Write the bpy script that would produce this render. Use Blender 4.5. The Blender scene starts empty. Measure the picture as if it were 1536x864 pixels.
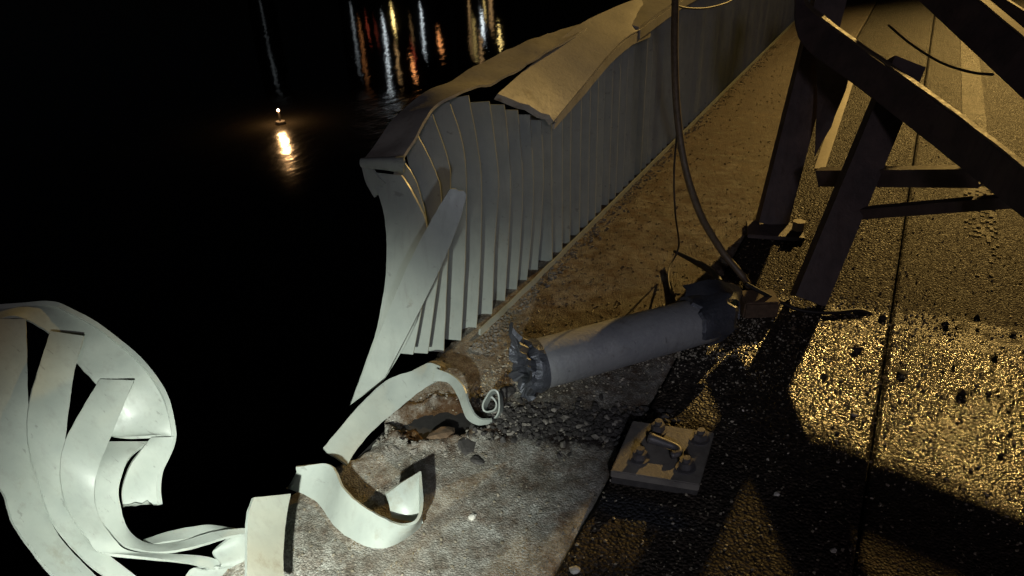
import bpy, bmesh, math, random
import numpy as np
from mathutils import Vector, Matrix, noise

random.seed(7); rng = np.random.default_rng(7)
scene = bpy.context.scene
COL = scene.collection

# ------------------------------------------------------------------ camera
W, H, F = 1536.0, 864.0, 1120.0
CAM = np.array([0.0, 0.0, 1.8])
def cam_basis(vp=(1435, -210), roll=-2.0):
    d = np.array([(vp[0]-W/2)/F, -(vp[1]-H/2)/F, -1.0]); d /= np.linalg.norm(d)
    r = math.radians(roll); s = np.array([math.sin(r), math.cos(r), 0.0])
    u = np.array([s[0], s[1], -(s @ d)/d[2]]); u /= np.linalg.norm(u)
    return np.array([np.cross(d, u), d, u])          # world = R @ camera
R = cam_basis()
cd = bpy.data.cameras.new('camera'); cam = bpy.data.objects.new('camera', cd); COL.objects.link(cam)
cd.sensor_width = 36; cd.lens = 36*F/W; cd.clip_end = 3000; cd.clip_start = 0.05
m4 = Matrix.Identity(4)
for i in range(3):
    for j in range(3): m4[i][j] = R[i, j]
    m4[i][3] = CAM[i]
cam.matrix_world = m4
scene.camera = cam

# ------------------------------------------------------------------ sky, lights, exposure
world = bpy.data.worlds.new('World'); scene.world = world; world.use_nodes = True
wn = world.node_tree.nodes; wl = world.node_tree.links
sky = wn.new('ShaderNodeTexSky'); sky.sky_type = 'NISHITA'; sky.sun_disc = False
sky.sun_elevation = math.radians(-4.0); sky.sun_rotation = math.radians(200)
bgn = wn['Background']; bgn.inputs['Strength'].default_value = 0.05
sky.air_density = 0.5; sky.altitude = 0
wl.new(sky.outputs[0], bgn.inputs[0])

def light(name, kind, loc, power, colour, radius=0.1, target=None, spot=None, blend=0.5):
    l = bpy.data.lights.new(name, kind); l.energy = power; l.color = colour; l.shadow_soft_size = radius
    o = bpy.data.objects.new(name, l); COL.objects.link(o); o.location = loc
    if target is not None:
        o.rotation_euler = (Vector(target)-Vector(loc)).to_track_quat('-Z', 'Y').to_euler()
    if spot: l.spot_size = math.radians(spot); l.spot_blend = blend
    return o
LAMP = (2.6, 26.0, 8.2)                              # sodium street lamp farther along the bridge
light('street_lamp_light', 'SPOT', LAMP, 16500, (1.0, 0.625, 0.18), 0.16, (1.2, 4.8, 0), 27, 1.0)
light('torch_light', 'SPOT', (-0.50, -0.05, 0.98), 300, (0.94, 1.0, 0.89), 0.025, (-1.42, 1.02, 0.02), 65, 1.0)
light('second_torch_light', 'SPOT', (0.30, 0.0, 1.2), 34, (0.80, 0.87, 1.0), 0.04, (-1.15, 2.4, 0.1), 52, 1.0)
light('fill_light', 'POINT', (3.2, -5.5, 4.2), 210, (0.90, 0.76, 0.86), 0.4)   # added fill behind the camera, brightens the trestle and bars; no real source
vs = scene.view_settings
vs.view_transform = 'Standard'; vs.look = 'None'; vs.exposure = 0; vs.gamma = 1; vs.use_curve_mapping = False
scene.render.engine = 'CYCLES'
scene.cycles.max_bounces = 6

# ------------------------------------------------------------------ helpers
def P(px, py, z=None, d=None, y=None, x=None):
    v = R @ np.array([(px-W/2)/F, -(py-H/2)/F, -1.0])
    if z is not None: t = (z-CAM[2])/v[2]
    elif y is not None: t = y/v[1]
    elif x is not None: t = x/v[0]
    else: t = d
    return CAM+t*v

def put(o, parent=None, label=None, cat=None, group=None, kind=None):
    if o.name not in COL.objects: COL.objects.link(o)
    if parent is not None: o.parent = parent
    if label: o['label'] = label
    if cat: o['category'] = cat
    if group: o['group'] = group
    if kind: o['kind'] = kind
    return o
def empty(name, loc=(0, 0, 0), rz=0, **k):
    o = bpy.data.objects.new(name, None); o.location = loc; o.rotation_euler = (0, 0, rz); o.empty_display_size = 0.1
    return put(o, **k)
def mesh(name, V, Fc, mat, parent=None, smooth=False, origin=None, **k):
    V = np.asarray(V, float)
    if origin is not None: V = V-np.asarray(origin)
    me = bpy.data.meshes.new(name); me.from_pydata([tuple(v) for v in V], [], [tuple(f) for f in Fc])
    me.validate(); me.update()
    if smooth: me.polygons.foreach_set('use_smooth', [True]*len(me.polygons))
    me.materials.append(mat)
    o = bpy.data.objects.new(name, me)
    if origin is not None: o.location = origin
    return put(o, parent, **k)
def catmull(A, n):
    A = np.asarray(A, float)
    if len(A) == 2: return np.array([A[0]+(A[1]-A[0])*t for t in np.linspace(0, 1, n+1)])
    Q = np.vstack([2*A[0]-A[1], A, 2*A[-1]-A[-2]]); out = []
    for i in range(1, len(Q)-2):
        p0, p1, p2, p3 = Q[i-1:i+3]
        for t in np.linspace(0, 1, n, endpoint=False):
            out.append(0.5*(2*p1+(p2-p0)*t+(2*p0-5*p1+4*p2-p3)*t*t+(3*p1-p0-3*p2+p3)*t**3))
    out.append(Q[-2]); return np.array(out)
def ribbon(L, Rr, th=0.008, n=6, m=4, jag=(0, 0), wob=0.004, rag=0.0018):
    """a bent flat bar between two edge curves, with real thickness; returns V, F"""
    L = catmull(L, n); Rr = catmull(Rr, n); k = len(L)
    G = np.array([[L[i]+(Rr[i]-L[i])*j/m for j in range(m+1)] for i in range(k)])
    for i in range(k):                                   # slightly ragged long edges
        wv = Rr[i]-L[i]; wv = wv/max(np.linalg.norm(wv), 1e-9)
        G[i, 0] += wv*rag*noise.noise(Vector(L[i])*45); G[i, -1] += wv*rag*noise.noise(Vector(Rr[i])*45+Vector((3, 0, 0)))
    for e, s in ((0, jag[0]), (-1, jag[1])):
        if s:
            tan = (G[1]-G[0]) if e == 0 else (G[-2]-G[-1])
            tan = tan/np.linalg.norm(tan, axis=1)[:, None]
            G[e] += tan*(rng.random(m+1)*s)[:, None]
    du = np.gradient(G, axis=0); dv = np.gradient(G, axis=1)
    N = np.cross(du, dv); N /= np.maximum(np.linalg.norm(N, axis=2), 1e-9)[:, :, None]
    if wob:
        for i in range(k):
            for j in range(m+1):
                G[i, j] += N[i, j]*wob*noise.noise(Vector(G[i, j])*7)
    A = G+N*th/2; B = G-N*th/2
    V = []; Fc = []
    def grid(X, flip):
        b = len(V); r, c = X.shape[:2]; V.extend(X.reshape(-1, 3))
        for i in range(r-1):
            for j in range(c-1):
                q = (b+i*c+j, b+(i+1)*c+j, b+(i+1)*c+j+1, b+i*c+j+1)
                Fc.append(q[::-1] if flip else q)
    grid(A, False); grid(B, True)
    grid(np.stack([A[:, 0], B[:, 0]], 1), True); grid(np.stack([A[:, -1], B[:, -1]], 1), False)
    grid(np.stack([A[0], B[0]], 1), False); grid(np.stack([A[-1], B[-1]], 1), True)
    return V, Fc
def rib(name, mat, parent, L, Rr, **k):
    o = {q: k.pop(q) for q in ('th', 'n', 'm', 'jag', 'wob') if q in k}
    V, Fc = ribbon(L, Rr, **o)
    return mesh(name, V, Fc, mat, parent, smooth=True, **k)
def tube(path, rad, seg=10, n=6, cap=True, flat=1.0):
    C = catmull(path, n); k = len(C)
    r = np.interp(np.linspace(0, 1, k), np.linspace(0, 1, len(np.atleast_1d(rad))), np.atleast_1d(rad)) if np.ndim(rad) else np.full(k, rad)
    T = np.gradient(C, axis=0); T /= np.linalg.norm(T, axis=1)[:, None]
    up = np.array([0, 0, 1.0]) if abs(T[0][2]) < 0.9 else np.array([1.0, 0, 0])
    V = []; Fc = []; a = np.cross(up, T[0]); a /= np.linalg.norm(a)
    for i in range(k):
        a = a-T[i]*(a @ T[i]); a /= np.linalg.norm(a); b = np.cross(T[i], a)
        for s in range(seg):
            t = 2*math.pi*s/seg; V.append(C[i]+r[i]*(a*math.cos(t)+b*math.sin(t)*flat))
    for i in range(k-1):
        for s in range(seg):
            s2 = (s+1) % seg; Fc.append((i*seg+s, i*seg+s2, (i+1)*seg+s2, (i+1)*seg+s))
    if cap: Fc.append(tuple(range(seg))[::-1]); Fc.append(tuple((k-1)*seg+s for s in range(seg)))
    return V, Fc
def bm_mesh(name, bm, mat, parent=None, smooth=False, origin=None, **k):
    if origin is not None: bmesh.ops.translate(bm, verts=bm.verts, vec=-Vector(origin))
    me = bpy.data.meshes.new(name); bm.to_mesh(me); bm.free()
    if smooth: me.polygons.foreach_set('use_smooth', [True]*len(me.polygons))
    me.materials.append(mat); o = bpy.data.objects.new(name, me)
    if origin is not None: o.location = origin
    return put(o, parent, **k)
def box_bm(sx, sy, sz, M=None, bev=0.0, bm=None):
    bm2 = bmesh.new(); bmesh.ops.create_cube(bm2, size=1)
    bmesh.ops.scale(bm2, vec=(sx, sy, sz), verts=bm2.verts)
    if bev: bmesh.ops.bevel(bm2, geom=list(bm2.edges), offset=bev, segments=2, affect='EDGES')
    if M is not None: bmesh.ops.transform(bm2, matrix=M, verts=bm2.verts)
    if bm is None: return bm2
    me = bpy.data.meshes.new('t'); bm2.to_mesh(me); bm2.free(); bm.from_mesh(me); bpy.data.meshes.remove(me); return bm
def frame_between(a, b, side):
    a = np.asarray(a, float); b = np.asarray(b, float); T = b-a; L = np.linalg.norm(T); T /= L
    s = np.asarray(side, float); s = s-T*(s @ T); s /= np.linalg.norm(s); u = np.cross(s, T)
    return a, b, T, s, u, L
def channel(name, mat, parent, a, b, side, depth, flange, t=0.012, lip=True, **k):
    """steel C-channel from a to b: web of height `depth` along u, flanges of width `flange` along side"""
    a, b, T, s, u, L = frame_between(a, b, side)
    h = depth/2
    prof = [(0, -h), (flange, -h), (flange, -h+t), (t, -h+t), (t, h-t), (flange, h-t), (flange, h), (0, h)]
    n = max(2, int(L/0.25)); V = []; Fc = []
    for i in range(n+1):
        c = a+T*L*i/n
        for (p, q) in prof:
            V.append(c+s*p+u*q)
    m = len(prof)
    for i in range(n):
        for j in range(m):
            j2 = (j+1) % m; Fc.append((i*m+j, (i+1)*m+j, (i+1)*m+j2, i*m+j2))
    Fc.append(tuple(range(m))); Fc.append(tuple(n*m+j for j in range(m))[::-1])
    bm = bmesh.new(); vs_ = [bm.verts.new(v) for v in V]
    for f in Fc: bm.faces.new([vs_[i] for i in f])
    bmesh.ops.recalc_face_normals(bm, faces=bm.faces)
    return bm_mesh(name, bm, mat, parent, **k)

# ------------------------------------------------------------------ materials
def nodes(name):
    m = bpy.data.materials.new(name); m.use_nodes = True
    nt = m.node_tree; return m, nt, nt.nodes, nt.links, nt.nodes['Principled BSDF']
def ramp(N, stops):
    r = N.new('ShaderNodeValToRGB'); e = r.color_ramp.elements
    while len(e) < len(stops): e.new(0.5)
    for i, (p, c) in enumerate(stops):
        e[i].position = p; e[i].color = (*c, 1) if len(c) == 3 else c
    return r
def noise_tex(N, Lk, vec, scale, detail=4, rough=0.6):
    t = N.new('ShaderNodeTexNoise'); t.inputs['Scale'].default_value = scale
    t.inputs['Detail'].default_value = detail; t.inputs['Roughness'].default_value = rough
    Lk.new(vec, t.inputs['Vector']); return t
def mix(N, Lk, fac, a, b, blend='MIX'):
    x = N.new('ShaderNodeMix'); x.data_type = 'RGBA'; x.blend_type = blend
    for s, v in ((0, fac), (6, a), (7, b)):
        if hasattr(v, 'is_linked'): Lk.new(v, x.inputs[s])
        else: x.inputs[s].default_value = v if s == 0 else (*v, 1)
    return x.outputs[2]
def metal(name, c1, c2, dirt, rough=(0.3, 0.6), bump=0.15, scale=9, metallic=0.0, streak=True, spec=0.5):
    m, nt, N, Lk, B = nodes(name)
    g = N.new('ShaderNodeNewGeometry')
    a = noise_tex(N, Lk, g.outputs['Position'], scale, 6)
    mp = N.new('ShaderNodeMapping'); mp.inputs['Scale'].default_value = (1, 1, 0.12) if streak else (1, 1, 1)
    Lk.new(g.outputs['Position'], mp.inputs['Vector'])
    s = noise_tex(N, Lk, mp.outputs[0], 38, 5, 0.65)
    col = ramp(N, [(0.3, c1), (0.7, c2)]); Lk.new(a.outputs[0], col.inputs[0])
    dm = ramp(N, [(0.52, (0, 0, 0)), (0.80, (0.45, 0.45, 0.45))]); Lk.new(s.outputs[0], dm.inputs[0])
    sp = noise_tex(N, Lk, g.outputs['Position'], 130, 3, 0.7)
    sm = ramp(N, [(0.74, (0, 0, 0)), (0.80, (0.6, 0.6, 0.6))]); Lk.new(sp.outputs[0], sm.inputs[0])
    c = mix(N, Lk, dm.outputs[0], col.outputs[0], dirt)
    c = mix(N, Lk, sm.outputs[0], c, dirt)
    ms = N.new('ShaderNodeMapping'); ms.inputs['Scale'].default_value = (9, 70, 26); ms.inputs['Rotation'].default_value = (0.4, 0.5, 0.7)
    Lk.new(g.outputs['Position'], ms.inputs[0]); sc = noise_tex(N, Lk, ms.outputs[0], 1.0, 3, 0.6)
    scr = ramp(N, [(0.66, (0, 0, 0)), (0.72, (0.45, 0.45, 0.45))]); Lk.new(sc.outputs[0], scr.inputs[0])
    c = mix(N, Lk, scr.outputs[0], c, tuple(v*0.6 for v in dirt))
    rs = noise_tex(N, Lk, g.outputs['Position'], 5, 6, 0.75); rsr = ramp(N, [(0.60, (0, 0, 0)), (0.74, (0.55, 0.55, 0.55))]); Lk.new(rs.outputs[0], rsr.inputs[0])
    c = mix(N, Lk, rsr.outputs[0], c, (dirt[0]*0.9, dirt[1]*0.75, dirt[2]*0.55))
    Lk.new(c, B.inputs['Base Color'])
    rr = N.new('ShaderNodeMapRange'); rr.inputs[3].default_value = rough[0]; rr.inputs[4].default_value = rough[1]
    rr.inputs[1].default_value = 0.3; rr.inputs[2].default_value = 0.7
    Lk.new(s.outputs[0], rr.inputs[0]); Lk.new(rr.outputs[0], B.inputs['Roughness'])
    B.inputs['Metallic'].default_value = metallic
    B.inputs['Specular IOR Level'].default_value = spec
    bp = N.new('ShaderNodeBump'); bp.inputs['Strength'].default_value = bump; bp.inputs['Distance'].default_value = 0.004
    f = noise_tex(N, Lk, g.outputs['Position'], 60, 6, 0.7)
    Lk.new(f.outputs[0], bp.inputs['Height']); Lk.new(bp.outputs[0], B.inputs['Normal'])
    return m
def ground(name, dark, mid, pale, grain, rough=(0.35, 0.7), bump=0.6, stain=(0.03, 0.025, 0.02), stain_amt=0.7, masks=(), wet=()):
    """asphalt / concrete with visible aggregate; masks = [(centre, (rx, ry), angle, colour)] are stains with a shape"""
    m, nt, N, Lk, B = nodes(name)
    g = N.new('ShaderNodeNewGeometry'); pos = g.outputs['Position']
    vo = N.new('ShaderNodeTexVoronoi'); vo.inputs['Scale'].default_value = grain; Lk.new(pos, vo.inputs['Vector'])
    wn_ = N.new('ShaderNodeTexWhiteNoise'); Lk.new(vo.outputs['Color'], wn_.inputs['Vector'])
    cr = ramp(N, [(0.0, dark), (0.55, mid), (1.0, pale)]); Lk.new(wn_.outputs['Value'], cr.inputs[0])
    big = noise_tex(N, Lk, pos, 1.6, 6, 0.65)
    br = ramp(N, [(0.42, (1, 1, 1)), (0.66, (0, 0, 0))]); Lk.new(big.outputs[0], br.inputs[0])
    fine = noise_tex(N, Lk, pos, grain*1.7, 4, 0.7)
    fr = ramp(N, [(0.3, (0.55, 0.55, 0.55)), (0.7, (1.15, 1.15, 1.15))]); Lk.new(fine.outputs[0], fr.inputs[0])
    c = mix(N, Lk, 1.0, cr.outputs[0], fr.outputs[0], 'MULTIPLY')
    m0 = noise_tex(N, Lk, pos, 4.5, 6, 0.72); m0r = ramp(N, [(0.38, (0.55, 0.53, 0.50)), (0.60, (1.1, 1.1, 1.1))]); Lk.new(m0.outputs[0], m0r.inputs[0])
    c = mix(N, Lk, 1.0, c, m0r.outputs[0], 'MULTIPLY')
    md = noise_tex(N, Lk, pos, 19, 5, 0.7)
    mdr = ramp(N, [(0.32, (0.48, 0.46, 0.43)), (0.62, (1.12, 1.12, 1.12))]); Lk.new(md.outputs[0], mdr.inputs[0])
    c = mix(N, Lk, 1.0, c, mdr.outputs[0], 'MULTIPLY')
    ck = noise_tex(N, Lk, pos, 2.6, 7, 0.62); ca = N.new('ShaderNodeMath'); ca.operation = 'SUBTRACT'; ca.inputs[1].default_value = 0.5; Lk.new(ck.outputs[0], ca.inputs[0])
    cb = N.new('ShaderNodeMath'); cb.operation = 'ABSOLUTE'; Lk.new(ca.outputs[0], cb.inputs[0])
    cm = ramp(N, [(0.0, (1, 1, 1)), (0.0035, (0, 0, 0))]); Lk.new(cb.outputs[0], cm.inputs[0])
    cg = noise_tex(N, Lk, pos, 1.3, 2); cgr = ramp(N, [(0.5, (0, 0, 0)), (0.56, (0.9, 0.9, 0.9))]); Lk.new(cg.outputs[0], cgr.inputs[0])
    cx = N.new('ShaderNodeMath'); cx.operation = 'MULTIPLY'; Lk.new(cm.outputs[0], cx.inputs[0]); Lk.new(cgr.outputs[0], cx.inputs[1])
    c = mix(N, Lk, cx.outputs[0], c, tuple(v*0.3 for v in dark))
    st = N.new('ShaderNodeMath'); st.operation = 'MULTIPLY'; st.inputs[1].default_value = stain_amt
    Lk.new(br.outputs[0], st.inputs[0])
    c = mix(N, Lk, st.outputs[0], c, stain)
    wetf = None
    for (ctr, rad, ang, colr) in list(masks)+[(w[0], w[1], w[2], None) for w in wet]:
        mp = N.new('ShaderNodeMapping'); mp.vector_type = 'TEXTURE'
        mp.inputs['Location'].default_value = (ctr[0], ctr[1], 0); mp.inputs['Rotation'].default_value = (0, 0, ang)
        mp.inputs['Scale'].default_value = (rad[0], rad[1], 1)
        Lk.new(pos, mp.inputs['Vector'])
        ln = N.new('ShaderNodeVectorMath'); ln.operation = 'LENGTH'; Lk.new(mp.outputs[0], ln.inputs[0])
        nz = noise_tex(N, Lk, pos, 11, 6, 0.75)
        ad = N.new('ShaderNodeMath'); ad.operation = 'MULTIPLY_ADD'; Lk.new(nz.outputs[0], ad.inputs[0]); ad.inputs[1].default_value = 1.6; Lk.new(ln.outputs['Value'], ad.inputs[2])
        rp = ramp(N, [(0.0, (1, 1, 1)), (1.0, (0, 0, 0))])
        mr = N.new('ShaderNodeMapRange'); mr.inputs[1].default_value = 1.45; mr.inputs[2].default_value = 1.95; Lk.new(ad.outputs[0], mr.inputs[0])
        Lk.new(mr.outputs[0], rp.inputs[0])
        if colr is None:
            wetf = rp.outputs[0]; c = mix(N, Lk, wetf, c, mix(N, Lk, 1.0, c, (0.95, 0.95, 0.95), 'MULTIPLY'))
        elif len(colr) == 4: c = mix(N, Lk, rp.outputs[0], c, mix(N, Lk, 1.0, c, colr[:3], 'MULTIPLY'))
        else: c = mix(N, Lk, rp.outputs[0], c, colr)
    Lk.new(c, B.inputs['Base Color'])
    rr = N.new('ShaderNodeMapRange'); rr.inputs[3].default_value = rough[0]; rr.inputs[4].default_value = rough[1]
    Lk.new(wn_.outputs['Value'], rr.inputs[0])
    ro = rr.outputs[0]
    if wetf is not None:
        mm = N.new('ShaderNodeMix'); Lk.new(wetf, mm.inputs[0]); Lk.new(ro, mm.inputs[2]); mm.inputs[3].default_value = 0.19; ro = mm.outputs[0]
    Lk.new(ro, B.inputs['Roughness'])
    inv = N.new('ShaderNodeMath'); inv.operation = 'SUBTRACT'; inv.inputs[0].default_value = 1; Lk.new(vo.outputs['Distance'], inv.inputs[1])
    hs = N.new('ShaderNodeMath'); hs.operation = 'MULTIPLY_ADD'; Lk.new(wn_.outputs['Value'], hs.inputs[0]); hs.inputs[1].default_value = 0.6; Lk.new(inv.outputs[0], hs.inputs[2])
    h2 = N.new('ShaderNodeMath'); h2.operation = 'MULTIPLY_ADD'; Lk.new(fine.outputs[0], h2.inputs[0]); h2.inputs[1].default_value = 0.3; Lk.new(hs.outputs[0], h2.inputs[2])
    B.inputs['Specular IOR Level'].default_value = 0.12
    bp = N.new('ShaderNodeBump'); bp.inputs['Strength'].default_value = bump; bp.inputs['Distance'].default_value = 0.9/grain
    if wetf is not None:                                 # a water film fills the gaps between the stones
        ms = N.new('ShaderNodeMapRange'); Lk.new(wetf, ms.inputs[0]); ms.inputs[3].default_value = bump; ms.inputs[4].default_value = 0.45
        mw = N.new('ShaderNodeMapRange'); Lk.new(wetf, mw.inputs[0]); mw.inputs[3].default_value = 0.10; mw.inputs[4].default_value = 1.0
        Lk.new(mw.outputs[0], B.inputs['Specular IOR Level'])
        Lk.new(ms.outputs[0], bp.inputs['Strength'])
    Lk.new(h2.outputs[0], bp.inputs['Height']); Lk.new(bp.outputs[0], B.inputs['Normal'])
    return m
def plain(name, col, rough=0.6, metallic=0.0, emit=None, strength=0):
    m, nt, N, Lk, B = nodes(name)
    g = N.new('ShaderNodeNewGeometry'); t = noise_tex(N, Lk, g.outputs['Position'], 45, 5)
    r = ramp(N, [(0.3, tuple(c*0.65 for c in col)), (0.7, tuple(min(1, c*1.25) for c in col))]); Lk.new(t.outputs[0], r.inputs[0])
    Lk.new(r.outputs[0], B.inputs['Base Color']); B.inputs['Roughness'].default_value = rough; B.inputs['Metallic'].default_value = metallic
    if emit: B.inputs['Emission Color'].default_value = (*emit, 1); B.inputs['Emission Strength'].default_value = strength
    bp = N.new('ShaderNodeBump'); bp.inputs['Strength'].default_value = 0.3; bp.inputs['Distance'].default_value = 0.003
    Lk.new(t.outputs[0], bp.inputs['Height']); Lk.new(bp.outputs[0], B.inputs['Normal'])
    return m
M_paint = metal('railing_paint', (0.31, 0.345, 0.32), (0.39, 0.425, 0.385), (0.22, 0.22, 0.20), (0.32, 0.55), 0.12)
M_cap = metal('handrail_metal', (0.42, 0.41, 0.36), (0.54, 0.52, 0.45), (0.17, 0.14, 0.09), (0.40, 0.65), 0.3, streak=False)
M_post = metal('post_steel', (0.32, 0.33, 0.35), (0.44, 0.45, 0.45), (0.13, 0.12, 0.11), (0.35, 0.6), 0.6, metallic=0.25)
M_torn = metal('torn_steel', (0.06, 0.065, 0.08), (0.16, 0.17, 0.20), (0.03, 0.03, 0.03), (0.25, 0.6), 0.9, metallic=0.5)
M_frame = metal('dark_frame_steel', (0.06, 0.05, 0.052), (0.13, 0.10, 0.095), (0.035, 0.026, 0.02), (0.4, 0.7), 0.5)
M_plate = metal('base_plate_steel', (0.12, 0.11, 0.10), (0.24, 0.22, 0.19), (0.08, 0.06, 0.045), (0.35, 0.65), 0.45, streak=False)
M_bolt = metal('bolt_steel', (0.09, 0.085, 0.09), (0.17, 0.16, 0.16), (0.06, 0.04, 0.03), (0.35, 0.6), 0.3, metallic=0.4)
M_strip = metal('bare_flat_bar', (0.26, 0.21, 0.14), (0.36, 0.29, 0.19), (0.17, 0.13, 0.08), (0.4, 0.6), 0.2)
M_green = metal('green_enamel', (0.10, 0.14, 0.07), (0.16, 0.20, 0.10), (0.05, 0.05, 0.03), (0.4, 0.6), 0.4)
M_cable = plain('cable_sheath', (0.16, 0.12, 0.075), 0.5)
M_black = plain('black_cable', (0.02, 0.018, 0.017), 0.55)
M_stone = plain('broken_concrete', (0.24, 0.22, 0.19), 0.85)
M_soot = plain('sooty_rubble', (0.055, 0.05, 0.047), 0.75)
M_grit = plain('loose_grit', (0.22, 0.19, 0.14), 0.45)
M_line = ground('road_paint', (0.16, 0.14, 0.12), (0.40, 0.38, 0.33), (0.55, 0.52, 0.46), 110, bump=0.9, stain=(0.10, 0.09, 0.07), stain_amt=0.8)
CRATER = (-1.31, 1.83)
M_slab = ground('edge_slab_concrete', (0.29, 0.29, 0.265), (0.53, 0.535, 0.49), (0.68, 0.68, 0.635), 170, (0.4, 0.8), 0.6,
                stain=(0.24, 0.225, 0.195), stain_amt=0.6,
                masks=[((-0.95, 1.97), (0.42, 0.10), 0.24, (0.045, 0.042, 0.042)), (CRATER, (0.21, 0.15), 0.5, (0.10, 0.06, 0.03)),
                       ((-1.1, 12.5), (2.2, 11.0), 0.0, (0.33, 0.205, 0.135, 1))])
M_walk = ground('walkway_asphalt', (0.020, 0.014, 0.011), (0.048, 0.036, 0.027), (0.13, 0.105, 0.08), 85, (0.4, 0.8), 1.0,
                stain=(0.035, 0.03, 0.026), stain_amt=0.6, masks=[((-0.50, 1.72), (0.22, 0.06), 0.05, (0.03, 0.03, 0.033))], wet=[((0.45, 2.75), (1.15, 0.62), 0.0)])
M_road = ground('road_asphalt', (0.020, 0.015, 0.012), (0.046, 0.035, 0.027), (0.11, 0.088, 0.068), 105, (0.45, 0.8), 0.8,
                stain=(0.045, 0.04, 0.033), stain_amt=0.5, wet=[((0.45, 2.75), (1.15, 0.62), 0.0)])
M_under = plain('joint_filler', (0.018, 0.016, 0.015), 0.9)

# ------------------------------------------------------------------ bridge deck
def fbm(x, y, s, o=4, seed=0.0):
    return noise.fractal(Vector((x*s, y*s, seed)), 0.9, 2.1, o)
def axis_coords(a, b, lo, hi, fine, coarse):
    """coarse outside [lo,hi], fine inside"""
    out = []; v = a
    while v < b-1e-6:
        out.append(v); step = fine if lo <= v < hi else coarse
        if v < lo: step = min(step, lo-v)
        v += max(step, 1e-4)
    out.append(b); return np.array(out)
def edge_x(y):
    e = -1.60+0.018*fbm(0, y, 5, 5, 3.0)+0.012*noise.noise(Vector((0, y*28, 9)))
    if y < 2.45:
        e += 0.03+0.03*fbm(0, y, 9, 4, 8.0)
        e += 0.10*math.exp(-((y-1.62)/0.16)**2)
    return e
def height(x, y, amp, agg, seed):
    h = amp*fbm(x, y, 2.2, 4, seed)+agg*noise.noise(Vector((x*75, y*75, seed)))+agg*0.7*noise.noise(Vector((x*150, y*150, seed+4)))
    u = ((x-CRATER[0])*0.88+(y-CRATER[1])*0.48)/0.19; v = (-(x-CRATER[0])*0.48+(y-CRATER[1])*0.88)/0.12
    q = math.hypot(u, v)+0.35*fbm(x, y, 14, 3, 2.0)
    if q < 1.25:
        h += -0.05*max(0, 1-q**3) + 0.02*math.exp(-((q-1.08)/0.15)**2)+0.02*fbm(x, y, 22, 3, 5.0)*max(0, 1.2-q)
    return h
def strip(name, x0, x1, y0, y1, mat, fine_x, fine_y, amp, agg, seed, left_edge=False, xhi=None, z0=0.0):
    ys = axis_coords(y0, y1, 0.62, 4.6, fine_y, 0.35)
    xs = axis_coords(x0, x1, -9, xhi if xhi is not None else x1, fine_x, 0.6)
    nx, ny = len(xs), len(ys); V = []; Fc = []
    for y in ys:
        for x in xs:
            xx = x
            if left_edge:
                e = edge_x(y); w = max(0.0, 1-(x-x0)/0.25); xx = x+(e-x0)*w
            fade = 1.0 if 0.4 < y < 5 else 0.0
            z = z0+height(xx, y, amp, agg if fade else 0, seed)
            if left_edge:
                t = xx-edge_x(y)
                if t < 0.05 and y < 2.6: z -= (0.05-t)*0.45*(0.5+0.9*abs(noise.noise(Vector((xx*18, y*18, 1)))))
            d = min(x-x0, x1-x)
            if d < 0.012 and not (left_edge and x-x0 < 0.1): z -= 0.006*(1-d/0.012)*(1+fbm(x, y, 20, 2, 6))
            V.append((xx, y, z))
    for i in range(ny-1):
        for j in range(nx-1):
            a = i*nx+j; Fc.append((a, a+1, a+nx+1, a+nx))
    b = len(V)                                           # skirts down the long sides
    for i in range(ny):
        for j, dep in ((0, 0.45 if left_edge else 0.03), (nx-1, 0.03)):
            p = V[i*nx+j]; jit = 0.03*fbm(p[1], 0.3, 12, 3, 1.0) if left_edge and j == 0 else 0
            V.append((p[0]+jit+(0.05 if left_edge and j == 0 else 0), p[1], p[2]-dep))
    for i in range(ny-1):
        Fc.append((i*nx, (i+1)*nx, b+2*(i+1), b+2*i))
        Fc.append(((i+1)*nx+nx-1, i*nx+nx-1, b+2*i+1, b+2*(i+1)+1))
    return mesh(name, V, Fc, mat, smooth=True, kind='structure')
strip('edge_pavement', -1.60, -0.641, -4, 60, M_slab, 0.011, 0.011, 0.006, 0.0009, 1.0, left_edge=True)
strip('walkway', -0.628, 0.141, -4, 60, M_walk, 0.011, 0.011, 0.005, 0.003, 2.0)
strip('road', 0.151, 14.0, -4, 60, M_road, 0.016, 0.016, 0.005, 0.002, 3.0, xhi=1.6)
bmb = box_bm(15.4, 64, 0.9, Matrix.Translation((6.2, 28, -0.03-0.45)))
bm_mesh('bridge_slab', bmb, M_under, kind='structure')
V = []; Fc = []
ys = np.concatenate([np.arange(3.9, 9, 0.02), np.arange(9, 60, 0.2)]); xs_ = np.linspace(0.447, 0.61, 9)      # worn white lane line
for i, y in enumerate(ys):
    for x in xs_: V.append((x+0.006*noise.noise(Vector((x*9, y*14, 2))), y, 0.005+height(x, y, 0.005, 0, 3.0)))
for i in range(len(ys)-1):
    for j in range(8):
        wear = 0.9*noise.noise(Vector((xs_[j]*30, ys[i]*22, 4)))+0.6*noise.noise(Vector((xs_[j]*8, ys[i]*3, 6)))
        if wear > -0.55+(ys[i]-3.9)*0.55: continue
        a = i*9+j; Fc.append((a, a+1, a+10, a+9))
mesh('lane_line', V, Fc, M_line, kind='structure')

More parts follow.
